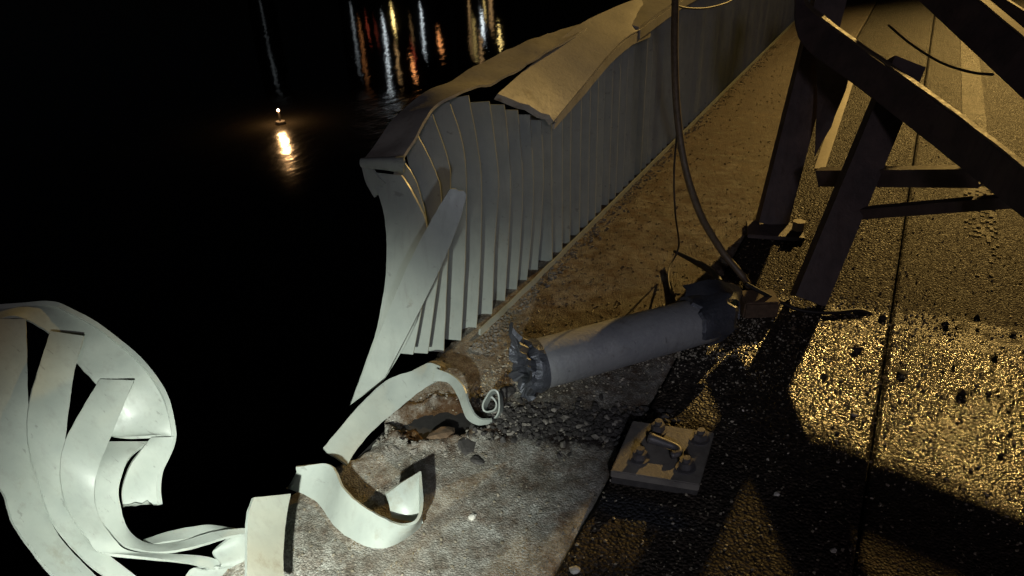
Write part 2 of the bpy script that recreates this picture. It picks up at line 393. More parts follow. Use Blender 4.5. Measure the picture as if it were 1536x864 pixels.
# ------------------------------------------------------------------ river
def water_mat():
    m, nt, N, Lk, B = nodes('river_water')
    B.inputs['Base Color'].default_value = (0.010, 0.009, 0.007, 1); B.inputs['Roughness'].default_value = 0.02
    B.inputs['IOR'].default_value = 1.333
    g = N.new('ShaderNodeNewGeometry')
    mp = N.new('ShaderNodeMapping'); mp.inputs['Rotation'].default_value = (0, 0, math.radians(40)); mp.inputs['Scale'].default_value = (1.0, 0.45, 1)
    Lk.new(g.outputs['Position'], mp.inputs[0])
    a = noise_tex(N, Lk, mp.outputs[0], 1.1, 5, 0.55)
    bp = N.new('ShaderNodeBump'); bp.inputs['Strength'].default_value = 1.0; bp.inputs['Distance'].default_value = 1.0
    dv = N.new('ShaderNodeVectorMath'); dv.operation = 'DISTANCE'; Lk.new(g.outputs['Position'], dv.inputs[0]); dv.inputs[1].default_value = (-34.0, 33.5, -12.0)
    mr = N.new('ShaderNodeMapRange'); mr.interpolation_type = 'SMOOTHSTEP'; Lk.new(dv.outputs['Value'], mr.inputs[0])
    mr.inputs[1].default_value = 4; mr.inputs[2].default_value = 13; mr.inputs[3].default_value = 0.075; mr.inputs[4].default_value = 0.011   # choppier round the buoy
    mq = N.new('ShaderNodeMapRange'); Lk.new(dv.outputs['Value'], mq.inputs[0]); mq.inputs[1].default_value = 4; mq.inputs[2].default_value = 13; mq.inputs[3].default_value = 0.20; mq.inputs[4].default_value = 0.02
    Lk.new(mq.outputs[0], B.inputs['Roughness'])
    mu = N.new('ShaderNodeMath'); mu.operation = 'MULTIPLY'; Lk.new(a.outputs[0], mu.inputs[0]); Lk.new(mr.outputs[0], mu.inputs[1])
    Lk.new(mu.outputs[0], bp.inputs['Height']); Lk.new(bp.outputs[0], B.inputs['Normal'])
    return m
ZW = -12.0
mesh('river', [(-900, -900, ZW), (900, -900, ZW), (900, 900, ZW), (-900, 900, ZW)], [(0, 1, 2, 3)], water_mat(), kind='structure')

# ------------------------------------------------------------------ railing that still stands
BW = 0.125                                               # bar width (across the bridge)
railing = empty('bridge_railing', (-1.5, 2.2, 0), label='long grey flat-bar bridge railing with its near end bent outward', cat='railing')
def RB(name, L, Rr, mat=M_paint, **k):
    return rib(name, mat, railing, [np.array(p)-np.array([-1.5, 2.2, 0]) for p in L], [np.array(p)-np.array([-1.5, 2.2, 0]) for p in Rr], **k)
# near bars, followed along their road-side edges
edges = [
    (3.10, [(812, 180), (815, 265), (812, 330), (806, 410)]),
    (2.98, [(795, 172), (800, 265), (798, 340), (790, 425)]),
    (2.87, [(777, 165), (784, 265), (782, 340), (775, 440)]),
    (2.75, [(757, 157), (766, 265), (764, 339), (757, 460)]),
    (2.63, [(734, 152), (748, 265), (743, 353), (738, 478)]),
    (2.51, [(703, 143), (722, 265), (720, 404), (715, 498)]),
    (2.40, [(674, 152), (697, 233), (699, 358), (692, 510)]),
    (2.28, [(647, 164), (671, 237), (676, 279), (673, 376), (666, 528)]),
    (2.18, [(626, 200), (653, 256), (662, 297), (660, 390), (642, 530)]),
    (2.08, [(606, 240), (625, 274), (641, 339), (640, 420), (620, 531)]),
]
for k, (y, pts) in enumerate(edges):
    n = len(pts); bend = max(0, k-3)/6.0
    Rr = [P(px, py, y=y-0.10*bend*(i/(n-1))**2) for i, (px, py) in enumerate(pts)]
    if k < 6: Rr.append(Rr[-1]*np.array([1, 1, 0])-np.array([0, 0, 0.02])); n += 1
    w = np.array([-BW*0.96, -BW*0.27, 0])
    L = [p+w*(1-0.7*bend*max(0, 1-2.5*i/(n-1)))-np.array([0, 0, 0.05*bend*max(0, 1-2.5*i/(n-1))]) for i, p in enumerate(Rr)]
    RB('baluster', L, Rr, th=0.009, n=6)
# upright bars beyond, one mesh shared by all
ys_far = np.arange(3.22, 15.0, 0.118)
def top_z(y):
    return float(np.interp(y, [3.2, 4.0, 4.4, 5.2, 7.0], [0.80, 0.94, 0.985, 1.04, 1.05]))
V, Fc = ribbon([(-BW, 0, 1.0), (-BW, 0, 0)], [(0, 0, 1.0), (0, 0, 0)], th=0.009, n=4, m=2)
me = bpy.data.meshes.new('baluster'); me.from_pydata([tuple(v) for v in V], [], [tuple(f) for f in Fc]); me.materials.append(M_paint)
for y in ys_far:
    o = bpy.data.objects.new('baluster', me); put(o, railing)
    o.location = (0.02+random.uniform(-0.006, 0.006), y-2.2+random.uniform(-0.008, 0.008), -0.02); o.scale = (1, 1, top_z(y))
    o.rotation_euler = (random.uniform(-0.006, 0.006), 0, 0.27+random.uniform(-0.10, 0.10))
# handrail: far stretch, and the near length rolled down towards the walkway
far = [(15.0, 1.06), (9.0, 1.06), (6.5, 1.06), (5.2, 1.055), (4.30, 1.01)]
RB('handrail', [(-1.66, y, z+0.012) for y, z in far], [(-1.43, y, z) for y, z in far], M_cap, th=0.02, jag=(0, 0.015), n=8, m=6)
RB('handrail_lip', [(-1.43, y, z-0.011) for y, z in far], [(-1.425, y, z-0.06) for y, z in far], M_cap, th=0.012, jag=(0, 0.02), n=8)
nl = [P(960, -8, x=-1.65)-np.array([0, 0, .03]), P(925, 10, x=-1.66)-np.array([0, 0, .012]), P(866, 42, x=-1.655), P(800, 97, x=-1.63), P(742, 146, x=-1.585)]
nr = [P(975, 32, x=-1.44)-np.array([0, 0, .035]), P(945, 52, x=-1.43)-np.array([0, 0, .012]), P(915, 82, x=-1.415), P(870, 135, x=-1.405), P(826, 186, x=-1.40)]
RB('handrail', nl, nr, M_cap, th=0.034, jag=(0.0, 0.04), n=8, m=8, wob=0.003)
RB('handrail_lip', nr, [p+np.array([0.004, 0, -0.055+0.015*i/3]) for i, p in enumerate(nr)], M_cap, th=0.010, jag=(0.03, 0.05), n=8)
foot = [(15.0, 0), (9.0, 0), (5.0, 0), (3.4, 0), (2.75, -0.004), (2.42, -0.016)]
RB('bottom_rail', [(-1.466+d, y, 0.026) for y, d in foot], [(-1.462+d, y, -0.01) for y, d in foot], th=0.010, n=14, m=2, jag=(0, 0.04))
# torn top flange that the bent bars hang from
fl = [P(880, 35, x=-1.72), P(800, 58, x=-1.74), P(720, 98, x=-1.74), P(655, 132, y=2.55), P(607, 168, y=2.36), P(572, 205, y=2.20), P(547, 238, y=2.06)]
fr = [P(880, 44, x=-1.60), P(818, 80, x=-1.59), P(745, 122, x=-1.56), P(690, 138, y=2.45), P(655, 158, y=2.30), P(630, 196, y=2.16), P(607, 238, y=2.04)]
RB('top_flange', fl, fr, M_cap, th=0.010, n=8, m=6, wob=0.015)
# lip rolled over at the broken end, then the last wide plate below it
RB('rolled_lip', [P(547, 238, y=2.06), P(541, 240, y=2.03), P(543, 250, y=2.03), P(556, 247, y=2.04)],
   [P(607, 236, y=2.04), P(607, 240, y=2.00), P(606, 252, y=2.00), P(606, 258, y=2.02)], M_paint, th=0.009, n=6)
RB('rolled_lip', [P(543, 248, y=2.035), P(549, 272, y=2.03), P(563, 296, y=2.02)], [P(556, 246, y=2.03), P(566, 262, y=2.02), P(580, 275, y=2.01)], M_paint, th=0.009, n=6)
pl = [(556, 258, 2.035), (574, 305, 2.00), (580, 360, 1.96), (578, 420, 1.93), (566, 490, 1.88), (545, 553, 1.84), (526, 606, 1.80)]
pr = [(604, 263, 2.025), (622, 294, 2.00), (640, 340, 1.98), (641, 400, 1.97), (628, 470, 1.95), (600, 530, 1.92), (570, 575, 1.88)]
RB('end_plate', [P(a, b, y=c) for a, b, c in pl], [P(a, b, y=c) for a, b, c in pr], th=0.009, n=8, m=6, wob=0.01)
# bar torn loose, leaning across the others
RB('loose_baluster', [P(677, 280, y=1.99), P(650, 325, y=1.94), P(615, 392, y=1.88), P(575, 487, y=1.82), P(526, 607, y=1.76)],
   [P(701, 288, y=2.02), P(688, 335, y=1.97), P(664, 395, y=1.92), P(625, 475, y=1.86), P(578, 566, y=1.80)], th=0.009, n=8, jag=(0.012, 0),
   label='loose flat bar leaning diagonally across the bent bars')

# ------------------------------------------------------------------ crumpled railing section hanging off the edge
crump = empty('crumpled_railing', (-1.9, 0.9, 0), label='pale crumpled railing section curling over the dark water', cat='railing')
CO = np.array([-1.9, 0.9, 0])
def CB(name, L, Rr, **k):
    k.setdefault('th', 0.009); k.setdefault('n', 8)
    return rib(name, M_paint, crump, [P(a, b, d=c)-CO for a, b, c in L], [P(a, b, d=c)-CO for a, b, c in Rr], **k)
CB('top_rail', [(-60, 470, 2.20), (20, 461, 2.25), (75, 458, 2.28), (105, 470, 2.29), (150, 495, 2.30), (180, 517, 2.31), (205, 540, 2.31), (228, 567, 2.31), (243, 592, 2.31), (257, 632, 2.30), (260, 655, 2.30)],
   [(-60, 500, 2.16), (10, 478, 2.20), (40, 481, 2.22), (75, 501, 2.23), (100, 523, 2.24), (119, 550, 2.24), (142, 575, 2.24), (152, 600, 2.24), (156, 628, 2.24), (160, 652, 2.24), (226, 657, 2.26)], m=8, wob=0.012)
CB('rail_edge', [(-60, 466, 2.19), (20, 458, 2.24), (75, 455, 2.27), (107, 467, 2.28), (152, 492, 2.29), (208, 537, 2.30), (246, 590, 2.30), (261, 640, 2.29), (261, 662, 2.29), (252, 684, 2.28), (241, 706, 2.27), (237, 733, 2.26), (240, 757, 2.25)],
   [(-60, 472, 2.22), (20, 464, 2.27), (75, 461, 2.30), (104, 473, 2.31), (148, 497, 2.32), (202, 543, 2.33), (240, 594, 2.33), (255, 640, 2.32), (255, 660, 2.32), (246, 681, 2.31), (235, 703, 2.30), (231, 733, 2.29), (234, 757, 2.28)], m=2, th=0.014)
CB('top_rail', [(260, 655, 2.295), (252, 682, 2.28), (240, 705, 2.27), (236, 733, 2.26), (239, 758, 2.25)],
   [(226, 658, 2.26), (212, 674, 2.23), (193, 702, 2.21), (183, 735, 2.20), (184, 764, 2.20)], m=6, jag=(0, 0.02), wob=0.012)
CB('baluster', [(-75, 480, 2.14), (-70, 600, 2.02), (-40, 680, 1.98), (2, 738, 1.96), (18, 785, 1.96), (50, 830, 1.97), (84, 868, 1.98), (110, 890, 2.0)],
   [(39, 479, 2.214), (41, 545, 2.15), (43, 615, 2.09), (48, 680, 2.06), (66, 752, 2.05), (84, 800, 2.05), (122, 845, 2.06), (170, 890, 2.08)], m=6)
CB('baluster', [(76, 498, 2.224), (60, 545, 2.15), (43, 608, 2.08), (42, 665, 2.05), (60, 735, 2.03), (80, 785, 2.03), (125, 840, 2.04), (185, 885, 2.06)],
   [(126, 505, 2.250), (110, 565, 2.19), (98, 655, 2.12), (96, 710, 2.09), (106, 760, 2.08), (130, 808, 2.08), (168, 838, 2.09), (225, 880, 2.10)], m=6)
CB('baluster', [(150, 569, 2.234), (121, 617, 2.16), (97, 664, 2.10), (90, 710, 2.07), (99, 758, 2.05), (128, 805, 2.05), (151, 829, 2.07), (210, 836, 2.12), (290, 847, 2.20), (335, 862, 2.25)],
   [(201, 571, 2.266), (172, 640, 2.20), (148, 700, 2.13), (141, 742, 2.11), (149, 778, 2.10), (170, 809, 2.10), (193, 826, 2.12), (240, 832, 2.17), (312, 837, 2.24), (345, 848, 2.28)], m=6)
CB('baluster', [(160, 664, 2.225), (147, 700, 2.16), (139, 740, 2.12), (149, 780, 2.10), (169, 808, 2.11), (198, 823, 2.13), (240, 829, 2.17), (288, 823, 2.22), (338, 808, 2.27), (372, 800, 2.31)],
   [(222, 663, 2.25), (194, 688, 2.20), (178, 730, 2.16), (180, 760, 2.15), (185, 783, 2.15), (196, 802, 2.16), (222, 816, 2.18), (265, 815, 2.23), (320, 800, 2.28), (372, 793, 2.32)], m=6)
CB('torn_flap', [(215, 812, 2.20), (250, 800, 2.25), (290, 791, 2.29), (318, 788, 2.31), (372, 797, 2.34)],
   [(230, 818, 2.19), (262, 812, 2.23), (300, 806, 2.27), (332, 800, 2.29), (372, 803, 2.32)], m=4)
CB('bottom_rail', [(341, 806, 2.28), (318, 829, 2.26), (332, 850, 2.24), (290, 852, 2.22), (270, 880, 2.18)],
   [(374, 794, 2.33), (374, 815, 2.31), (374, 835, 2.29), (374, 858, 2.27), (374, 890, 2.22)], n=5, m=6, wob=0.01)

# ------------------------------------------------------------------ loose bent strips on the deck edge
upright = rib('bent_strip', M_paint, None, [P(379, 747, d=2.16), P(371, 772, d=2.12), P(369, 815, d=2.07), P(368, 880, d=1.98)],
    [P(434, 741, d=2.28), P(428, 775, d=2.24), P(424, 815, d=2.18), P(424, 880, d=2.08)], th=0.010, n=8, m=4,
    label='short bright strip standing upright at the bottom deck edge', cat='metal strip', group='bent strips torn from the railing')
hooked = empty('bent_strip', P(560, 815, z=0.0), label='hook-shaped pale strip folded back on itself on the deck', cat='metal strip', group='bent strips torn from the railing')
HO = P(560, 815, z=0.0)
tz = lambda a, b, z: P(a, b, z=z)-HO
rib('strip', M_paint, hooked,
    [tz(443, 700, 0.09), tz(495, 697, 0.10), tz(515, 730, 0.105), tz(540, 755, 0.105), tz(581, 779, 0.10), tz(607, 786, 0.10), tz(625, 779, 0.10), tz(633, 752, 0.10), tz(630, 707, 0.11)],
    [tz(426, 730, 0.02), tz(472, 750, 0.012), tz(505, 791, 0.012), tz(543, 816, 0.012), tz(569, 822, 0.012), tz(592, 816, 0.012), tz(616, 801, 0.015), tz(630, 789, 0.02), tz(632, 782, 0.03)], th=0.009, n=8, m=4, jag=(0.03, 0))
rib('folded_end', M_paint, hooked, [tz(630, 707, 0.11), tz(605, 722, 0.125), tz(579, 740, 0.13)], [tz(632, 780, 0.03), tz(612, 781, 0.03), tz(588, 774, 0.035)], th=0.009, n=6, m=4)
curl = empty('bent_strip', P(620, 600, z=0.0), label='long pale strip arching along the deck edge, its far end rolled into a curl', cat='metal strip', group='bent strips torn from the railing')
KO = P(620, 600, z=0.0)
kz = lambda a, b, z: P(a, b, z=z)-KO
rib('strip', M_paint, curl, [kz(483, 675, 0.05), kz(503, 650, 0.07), kz(540, 607, 0.10), kz(579, 571, 0.12), kz(618, 556, 0.12), kz(643, 545, 0.11), kz(662, 549, 0.12)],
    [kz(520, 699, 0.012), kz(537, 672, 0.015), kz(560, 645, 0.02), kz(600, 611, 0.03), kz(630, 587, 0.05), kz(655, 572, 0.07), kz(668, 566, 0.09)], th=0.009, n=8, m=4, jag=(0.012, 0.03))
rib('tail', M_paint, curl, [kz(655, 553, 0.12), kz(680, 563, 0.125), kz(696, 580, 0.12), kz(703, 603, 0.10), kz(711, 620, 0.07), kz(722, 628, 0.05), kz(738, 629, 0.04)],
    [kz(650, 572, 0.085), kz(672, 573, 0.09), kz(686, 590, 0.085), kz(694, 610, 0.065), kz(702, 628, 0.035), kz(718, 637, 0.02), kz(738, 634, 0.02)], th=0.008, n=8, m=3)
cc = P(737, 606, z=0.065)-KO
axu = R @ np.array([1, 0, 0]); ayu = R @ np.array([0.12, 1, 0.1]); azu = R @ np.array([-0.25, 0.28, 1.0]); azu /= np.linalg.norm(azu)
La = []; Ra = []
for i in range(30):
    t = -math.pi/2+i*0.33; rr = (0.058-0.0012*i)*(1+0.12*math.sin(i*0.9))
    c = cc+axu*rr*0.70*math.cos(t)+ayu*rr*math.sin(t)
    La.append(c+azu*0.012); Ra.append(c-azu*0.045)
rib('curl', M_paint, curl, La, Ra, th=0.006, n=3, m=2)

# ------------------------------------------------------------------ fallen lamp post stump
A = P(806, 547, z=0.108); Bp = P(1062, 478, z=0.112)
post = empty('fallen_lamp_post', (A+Bp)/2*np.array([1, 1, 0]), label='grey steel lamp post stump lying on the walkway with a torn end', cat='lamp post')
PO = (A+Bp)/2*np.array([1, 1, 0]); A = A-PO; Bp = Bp-PO
T = (Bp-A)/np.linalg.norm(Bp-A); S_ = np.cross(T, [0, 0, 1.0]); S_ /= np.linalg.norm(S_); U_ = np.cross(S_, T)
def shell(rings, seg=48, closed=True):
    """rings: function list [(pos along axis, radius(theta), dent)]"""
    V = []; Fc = []
    for (s, rf, of) in rings:
        for i in range(seg):
            th = 2*math.pi*i/seg; r = rf(th) if callable(rf) else rf
            off = of(th) if callable(of) else of
            V.append(A+T*(s+off)+S_*r*math.cos(th)+U_*r*math.sin(th))
    for k in range(len(rings)-1):
        for i in range(seg):
            j = (i+1) % seg; Fc.append((k*seg+i, k*seg+j, (k+1)*seg+j, (k+1)*seg+i))
    return V, Fc
Lp = np.linalg.norm(Bp-A); RP = 0.101
jn = lambda s, a: (lambda th: a*noise.noise(Vector((math.cos(th)*s, math.sin(th)*s, s))))
wallr = [(0.0+Lp*i/14, (lambda k: (lambda th: RP*(1+0.012*noise.noise(Vector((math.cos(th)*1.5, math.sin(th)*1.5, k*0.6))))))(i), 0) for i in range(15)]
inner = [(Lp*i/6, RP-0.008, 0) for i in range(6, -1, -1)]
V, Fc = shell(wallr+inner)
mesh('post_tube', V, Fc, M_post, post, smooth=True)
# torn, folded end: crumpled ring that flares out, with one long spike
def flare(r0, amp, f):
    return lambda th: r0+amp*noise.noise(Vector((math.cos(th)*f, math.sin(th)*f, r0*31)))
spike = lambda th: 0.075*math.exp(-((th-math.radians(112))/0.22)**2)
V, Fc = shell([(0.012, RP+0.003, 0),
               (-0.02, flare(RP+0.006, 0.008, 3), jn(3, 0.012)),
               (-0.045, lambda th: flare(RP-0.004, 0.022, 4)(th)+spike(th)*0.4, jn(4, 0.03)),
               (-0.072, lambda th: flare(RP+0.018, 0.022, 3)(th)+spike(th), jn(5, 0.035)),
               (-0.080, lambda th: flare(RP+0.005, 0.03, 4.5)(th)+spike(th)*0.7, jn(5, 0.03)),
               (-0.055, flare(RP-0.03, 0.02, 4), jn(4, 0.03)),
               (-0.02, flare(RP-0.02, 0.012, 3), 0.0),
               (0.03, RP-0.010, 0)], 72)
mesh('torn_rim', V, Fc, M_torn, post)
# broken collar at the other end
V, Fc = shell([(Lp-0.10, RP+0.004, jn(3, 0.03)), (Lp-0.09, RP+0.016, jn(3, 0.03)), (Lp+0.05, RP+0.018, jn(4, 0.05)), (Lp+0.075, RP+0.002, jn(4, 0.06)), (Lp-0.03, RP-0.012, 0)], 40)
V = np.array(V)
keep = [f for f in Fc if np.mean([(np.asarray(V[i])-A) @ U_ for i in f]) > -0.02 or np.mean([(np.asarray(V[i])-A) @ S_ for i in f]) < -0.02]
mesh('collar', V, keep, M_torn, post)
def crumple(name, pts, mat, parent, th=0.008, origin=None, **k):
    o = np.zeros(3) if origin is None else origin
    L = [np.asarray(a)-o for a, b in pts]; Rr = [np.asarray(b)-o for a, b in pts]
    return rib(name, mat, parent, L, Rr, th=th, n=4, m=4, jag=(0.02, 0.02), wob=0.02, **k)
crumple('inner_panel', [(P(1062, 475, z=0.15), P(1065, 505, z=0.06)), (P(1085, 462, z=0.15), P(1092, 493, z=0.06)), (P(1106, 447, z=0.16), P(1108, 480, z=0.07))], M_green, post, origin=PO, label='green enamelled panel inside the broken collar')
crumple('torn_sheet', [(P(1022, 428, z=0.24), P(1026, 452, z=0.2)), (P(1060, 422, z=0.24), P(1062, 458, z=0.21)), (P(1098, 424, z=0.2), P(1106, 452, z=0.17)), (P(1112, 440, z=0.12), P(1110, 480, z=0.08))], M_torn, post, origin=PO)
crumple('torn_sheet', [(P(1055, 512, z=0.05), P(1060, 520, z=0.02)), (P(1080, 500, z=0.05), P(1084, 510, z=0.02)), (P(1100, 485, z=0.06), P(1106, 492, z=0.02))], M_torn, post, origin=PO)
fit = P(1135, 470, z=0)
bmx = box_bm(0.16, 0.11, 0.09, Matrix.Translation((0, 0, 0.05)) @ Matrix.Rotation(0.5, 4, 'Z') @ Matrix.Rotation(0.12, 4, 'X'), 0.008)
bm_mesh('rusty_block', bmx, plain('rusty_iron', (0.13, 0.085, 0.055), 0.7), label='small rusty block beside the broken collar of the fallen post', cat='metal block').location = fit

# ------------------------------------------------------------------ base plate with nuts
c0, c1, c2, c3 = [P(a, b, z=z) for a, b, z in ((951, 629, 0.055), (1070, 650, 0.05), (1051, 725, 0.05), (914, 708, 0.06))]
ctr = (c0+c1+c2+c3)/4; ctr0 = ctr*np.array([1, 1, 0])
bplate = empty('base_plate', ctr0, label='square steel lamp base plate with four nuts lying on the pavement joint', cat='base plate')
ex = ((c1+c2)-(c0+c3))/2; ey = ((c0+c1)-(c3+c2))/2; ez = np.cross(ex, ey); ez /= np.linalg.norm(ez)
def on_plate(u, v, w=0.0): return ctr-ctr0+ex*u+ey*v+ez*w
def prism(poly, h0, h1, bev=0.0):
    bm = bmesh.new(); a = [bm.verts.new(on_plate(u, v, h0)) for u, v in poly]; b = [bm.verts.new(on_plate(u, v, h1)) for u, v in poly]
    n = len(poly); bm.faces.new(a[::-1]); bm.faces.new(b)
    for i in range(n): bm.faces.new((a[i], a[(i+1) % n], b[(i+1) % n], b[i]))
    bmesh.ops.recalc_face_normals(bm, faces=bm.faces)
    if bev: bmesh.ops.bevel(bm, geom=list(bm.edges), offset=bev, segments=2, affect='EDGES')
    return bm
pb = prism([(-.5, -.5), (.5, -.5), (.5, .5), (-.5, .5)], -0.03, 0.0, 0.003)
bm_mesh('plate', pb, M_plate, bplate)
pb = prism([(-.485, -.49), (.49, -.485), (.485, .47), (-.48, .48)], -0.056, -0.031)
bm_mesh('mortar_bed', pb, M_soot, bplate)
sx, sy = np.linalg.norm(ex), np.linalg.norm(ey)
for (u, v) in ((-.16, .36), (.36, .30), (-.24, -.22), (.30, -.26)):
    poly = [(u+0.034/sx*math.cos(t), v+0.034/sy*math.sin(t)) for t in np.linspace(0, 2*math.pi, 16, endpoint=False)]
    bm_mesh('washer', prism(poly, 0.0005, 0.006), M_bolt, bplate)
    a0 = random.uniform(0, 1); poly = [(u+0.025/sx*math.cos(t+a0), v+0.025/sy*math.sin(t+a0)) for t in np.linspace(0, 2*math.pi, 6, endpoint=False)]
    nut = bm_mesh('nut', prism(poly, 0.0065, 0.032, 0.002), M_bolt, bplate)
    poly = [(u+0.013/sx*math.cos(t), v+0.013/sy*math.sin(t)) for t in np.linspace(0, 2*math.pi, 12, endpoint=False)]
    bm_mesh('stud', prism(poly, 0.0325, 0.048), M_bolt, nut)
V, Fc = tube([on_plate(-.22, .12, 0.02), on_plate(-.02, .07, 0.018), on_plate(.14, .02, 0.016), on_plate(.18, -.06, 0.014), on_plate(.10, -.12, 0.013)], [0.02, 0.016, 0.013, 0.013, 0.012], 10, 5)
mesh('anchor_hook', [np.asarray(v)+ctr0 for v in V], Fc, M_bolt, smooth=True, origin=ctr0, label='bent anchor bolt lying on top of the base plate', cat='bolt')

# ------------------------------------------------------------------ steel trestle on the right
fr = empty('steel_trestle', (0.1, 3.6, 0), label='dark steel trestle frame of channel beams standing over the walkway', cat='trestle')
FO = np.array([0.1, 3.6, 0])
def ch(name, a, b, side, depth, fl, mat=M_frame, **k): return channel(name, mat, fr, a-FO, b-FO, side, depth, fl, **k)
f1 = P(1160, 338, z=0.02); f2 = P(1216, 452, z=0.02)
right = R @ np.array([1, 0, 0]); up = R @ np.array([0, 1, 0]); back = R @ np.array([0, 0, 1])
ch('leg', f1, P(1262, -60, d=3.95), -back, 0.165, 0.08)
ch('leg', f2, P(1366, 92, d=3.42), -back, 0.15, 0.08)
lo = [(1190, -60, 3.80), (1193, 0, 3.78), (1195, 42, 3.74), (1214, 76, 3.68), (1290, 132, 3.42), (1400, 217, 3.02), (1470, 272, 2.78), (1536, 324, 2.58), (1660, 420, 2.25)]
hi = [(1200, -60, 3.80), (1204, -6, 3.78), (1213, 13, 3.74), (1246, 40, 3.62), (1320, 93, 3.36), (1400, 150, 3.05), (1470, 203, 2.80), (1536, 255, 2.58), (1660, 350, 2.25)]
lo = [P(a, b, d=c)-FO for a, b, c in lo]; hi = [P(a, b, d=c)-FO for a, b, c in hi]
M_flange = metal('lit_flange', (0.15, 0.12, 0.08), (0.22, 0.175, 0.115), (0.08, 0.06, 0.04), (0.5, 0.75), 0.4)  # beam tops paler than the frame steel, lamplight put into the colour
rib('beam_web', M_frame, fr, lo, hi, th=0.012, n=8, m=3)
bk = np.array([0.02, 0.07, 0.0])
rib('beam_flange', M_flange, fr, [p+up*0.006 for p in hi], [p+up*0.006+bk*0.55 for p in hi], th=0.009, n=8, m=2)
rib('beam_flange', M_frame, fr, lo, [p+bk for p in lo], th=0.009, n=8, m=2)
def flange(a, b, depth, y0, y1, sag=0.004):
    aa, bb, T_, s_, u_, L_ = frame_between(a, b, [0, 1, 0])
    top = u_ if u_[2] > 0 else -u_
    rib('beam_flange', M_flange, fr, [p-FO+top*(depth/2+0.006)+s_*y0 for p in (aa, (aa+bb)/2, bb)], [p-FO+top*(depth/2+0.006)+s_*y1 for p in (aa, (aa+bb)/2, bb)], th=0.008, n=6, m=2, wob=0.004)
D2a = P(1352, -60, d=4.1); D2b = P(1660, 215, d=2.9)
ch('beam', D2a, D2b, [0, 1, 0.0], 0.165, 0.17)
flange(D2a, D2b, 0.165, -0.004, 0.19)
D3a = P(1420, -40, d=4.6); D3b = P(1680, 130, d=3.5)
ch('beam', D3a, D3b, [0, 1, 0.0], 0.10, 0.06)
for q in ((lo[-1]+hi[-1])/2+FO, D2b, D3b):                 # the beams' other ends stand on posts of their own
    ch('leg', np.array([q[0]+0.06, q[1]-0.02, 0.01]), np.array([q[0]+0.02, q[1], q[2]+0.05]), [0, 1, 0], 0.12, 0.07)
ch('crossbar', P(1225, 268, d=3.75), P(1465, 268, d=3.1), [0, 1, 0], 0.085, 0.05)
ch('crossbar', P(1240, 326, d=3.62), P(1520, 304, d=2.9), [0, 1, 0], 0.05, 0.04)
rib('brace', M_strip, fr, [P(1270, 112, z=0.42)-FO, P(1221, 254, z=0.42)-FO], [P(1283, 115, z=0.42)-FO, P(1237, 256, z=0.42)-FO], th=0.012, n=6)
rib('gusset', M_frame, fr, [P(1222, 70, d=4.0)-FO, P(1226, 140, d=4.02)-FO, P(1222, 235, d=4.05)-FO], [P(1268, 66, d=3.9)-FO, P(1272, 120, d=3.92)-FO, P(1246, 190, d=4.0)-FO], th=0.012, n=5)
fb = box_bm(0.30, 0.20, 0.022, Matrix.Translation(Vector(P(1162, 346, z=0.014)-FO)) @ Matrix.Rotation(0.25, 4, 'Z'), 0.003)
bm_mesh('foot_plate', fb, M_frame, fr)
nb = bmesh.new(); bmesh.ops.create_cone(nb, cap_ends=True, segments=6, radius1=0.036, radius2=0.036, depth=0.05)
bm_mesh('nut', nb, M_strip, fr).location = P(1198, 338, z=0.055)-FO

# ------------------------------------------------------------------ cables
def cable(name, pts, r, mat, label, seg=8):
    o = np.array(pts[-1])*np.array([1, 1, 0]); V, Fc = tube(pts, r, seg, 8)
    return mesh(name, V, Fc, mat, smooth=True, origin=o, label=label, cat='cable')
cable('hanging_cable', [P(1014, -60, d=3.3), P(1013, 0, d=3.3), P(1012, 80, d=3.3), P(1016, 170, d=3.32), P(1028, 250, d=3.35), P(1050, 320, d=3.42), P(1082, 375, d=3.5), P(1112, 412, d=3.5), P(1125, 432, d=3.5)], 0.0165, M_cable,
      'thick brown cable hanging from above down to the broken post collar')
cable('black_hose', [P(1012, 377, z=0.05), P(1042, 392, z=0.09), P(1068, 408, z=0.14), P(1080, 425, z=0.16)], [0.010, 0.015, 0.017, 0.018], M_black,
      'black hose stub poking from the broken collar towards the railing')
cable('thin_wire', [P(1016, 190, d=3.36), P(1011, 260, d=3.45), P(1013, 320, d=3.5), P(1018, 370, z=0.12), P(1003, 405, z=0.05), P(1006, 436, z=0.10), P(1018, 442, z=0.16)], 0.0045, M_black,
      'thin dark wire dangling beside the thick brown cable')
cable('ground_cable', [P(1118, 425, z=0.16), P(1145, 440, z=0.11), P(1175, 455, z=0.05), P(1205, 466, z=0.02), P(1250, 469, z=0.012), P(1290, 466, z=0.010), P(1312, 474, z=-0.012)], 0.010, M_black,
      'dark cable running along the ground from the collar under the trestle')
cable('strung_wire', [P(1333, 38, d=3.9), P(1365, 65, d=3.7), P(1410, 93, d=3.5), P(1455, 108, d=3.3), P(1490, 112, d=3.2)], 0.006, M_black,
      'thin black wire sagging between the trestle beams')
cable('rail_wire', [P(1008, 6, d=3.35), P(1030, 12, d=3.6), P(1060, 12, d=3.9), P(1090, 4, d=4.2), P(1110, -8, d=4.4)], 0.005, M_black,
      'thin dark wire sagging in front of the railing at the top edge')

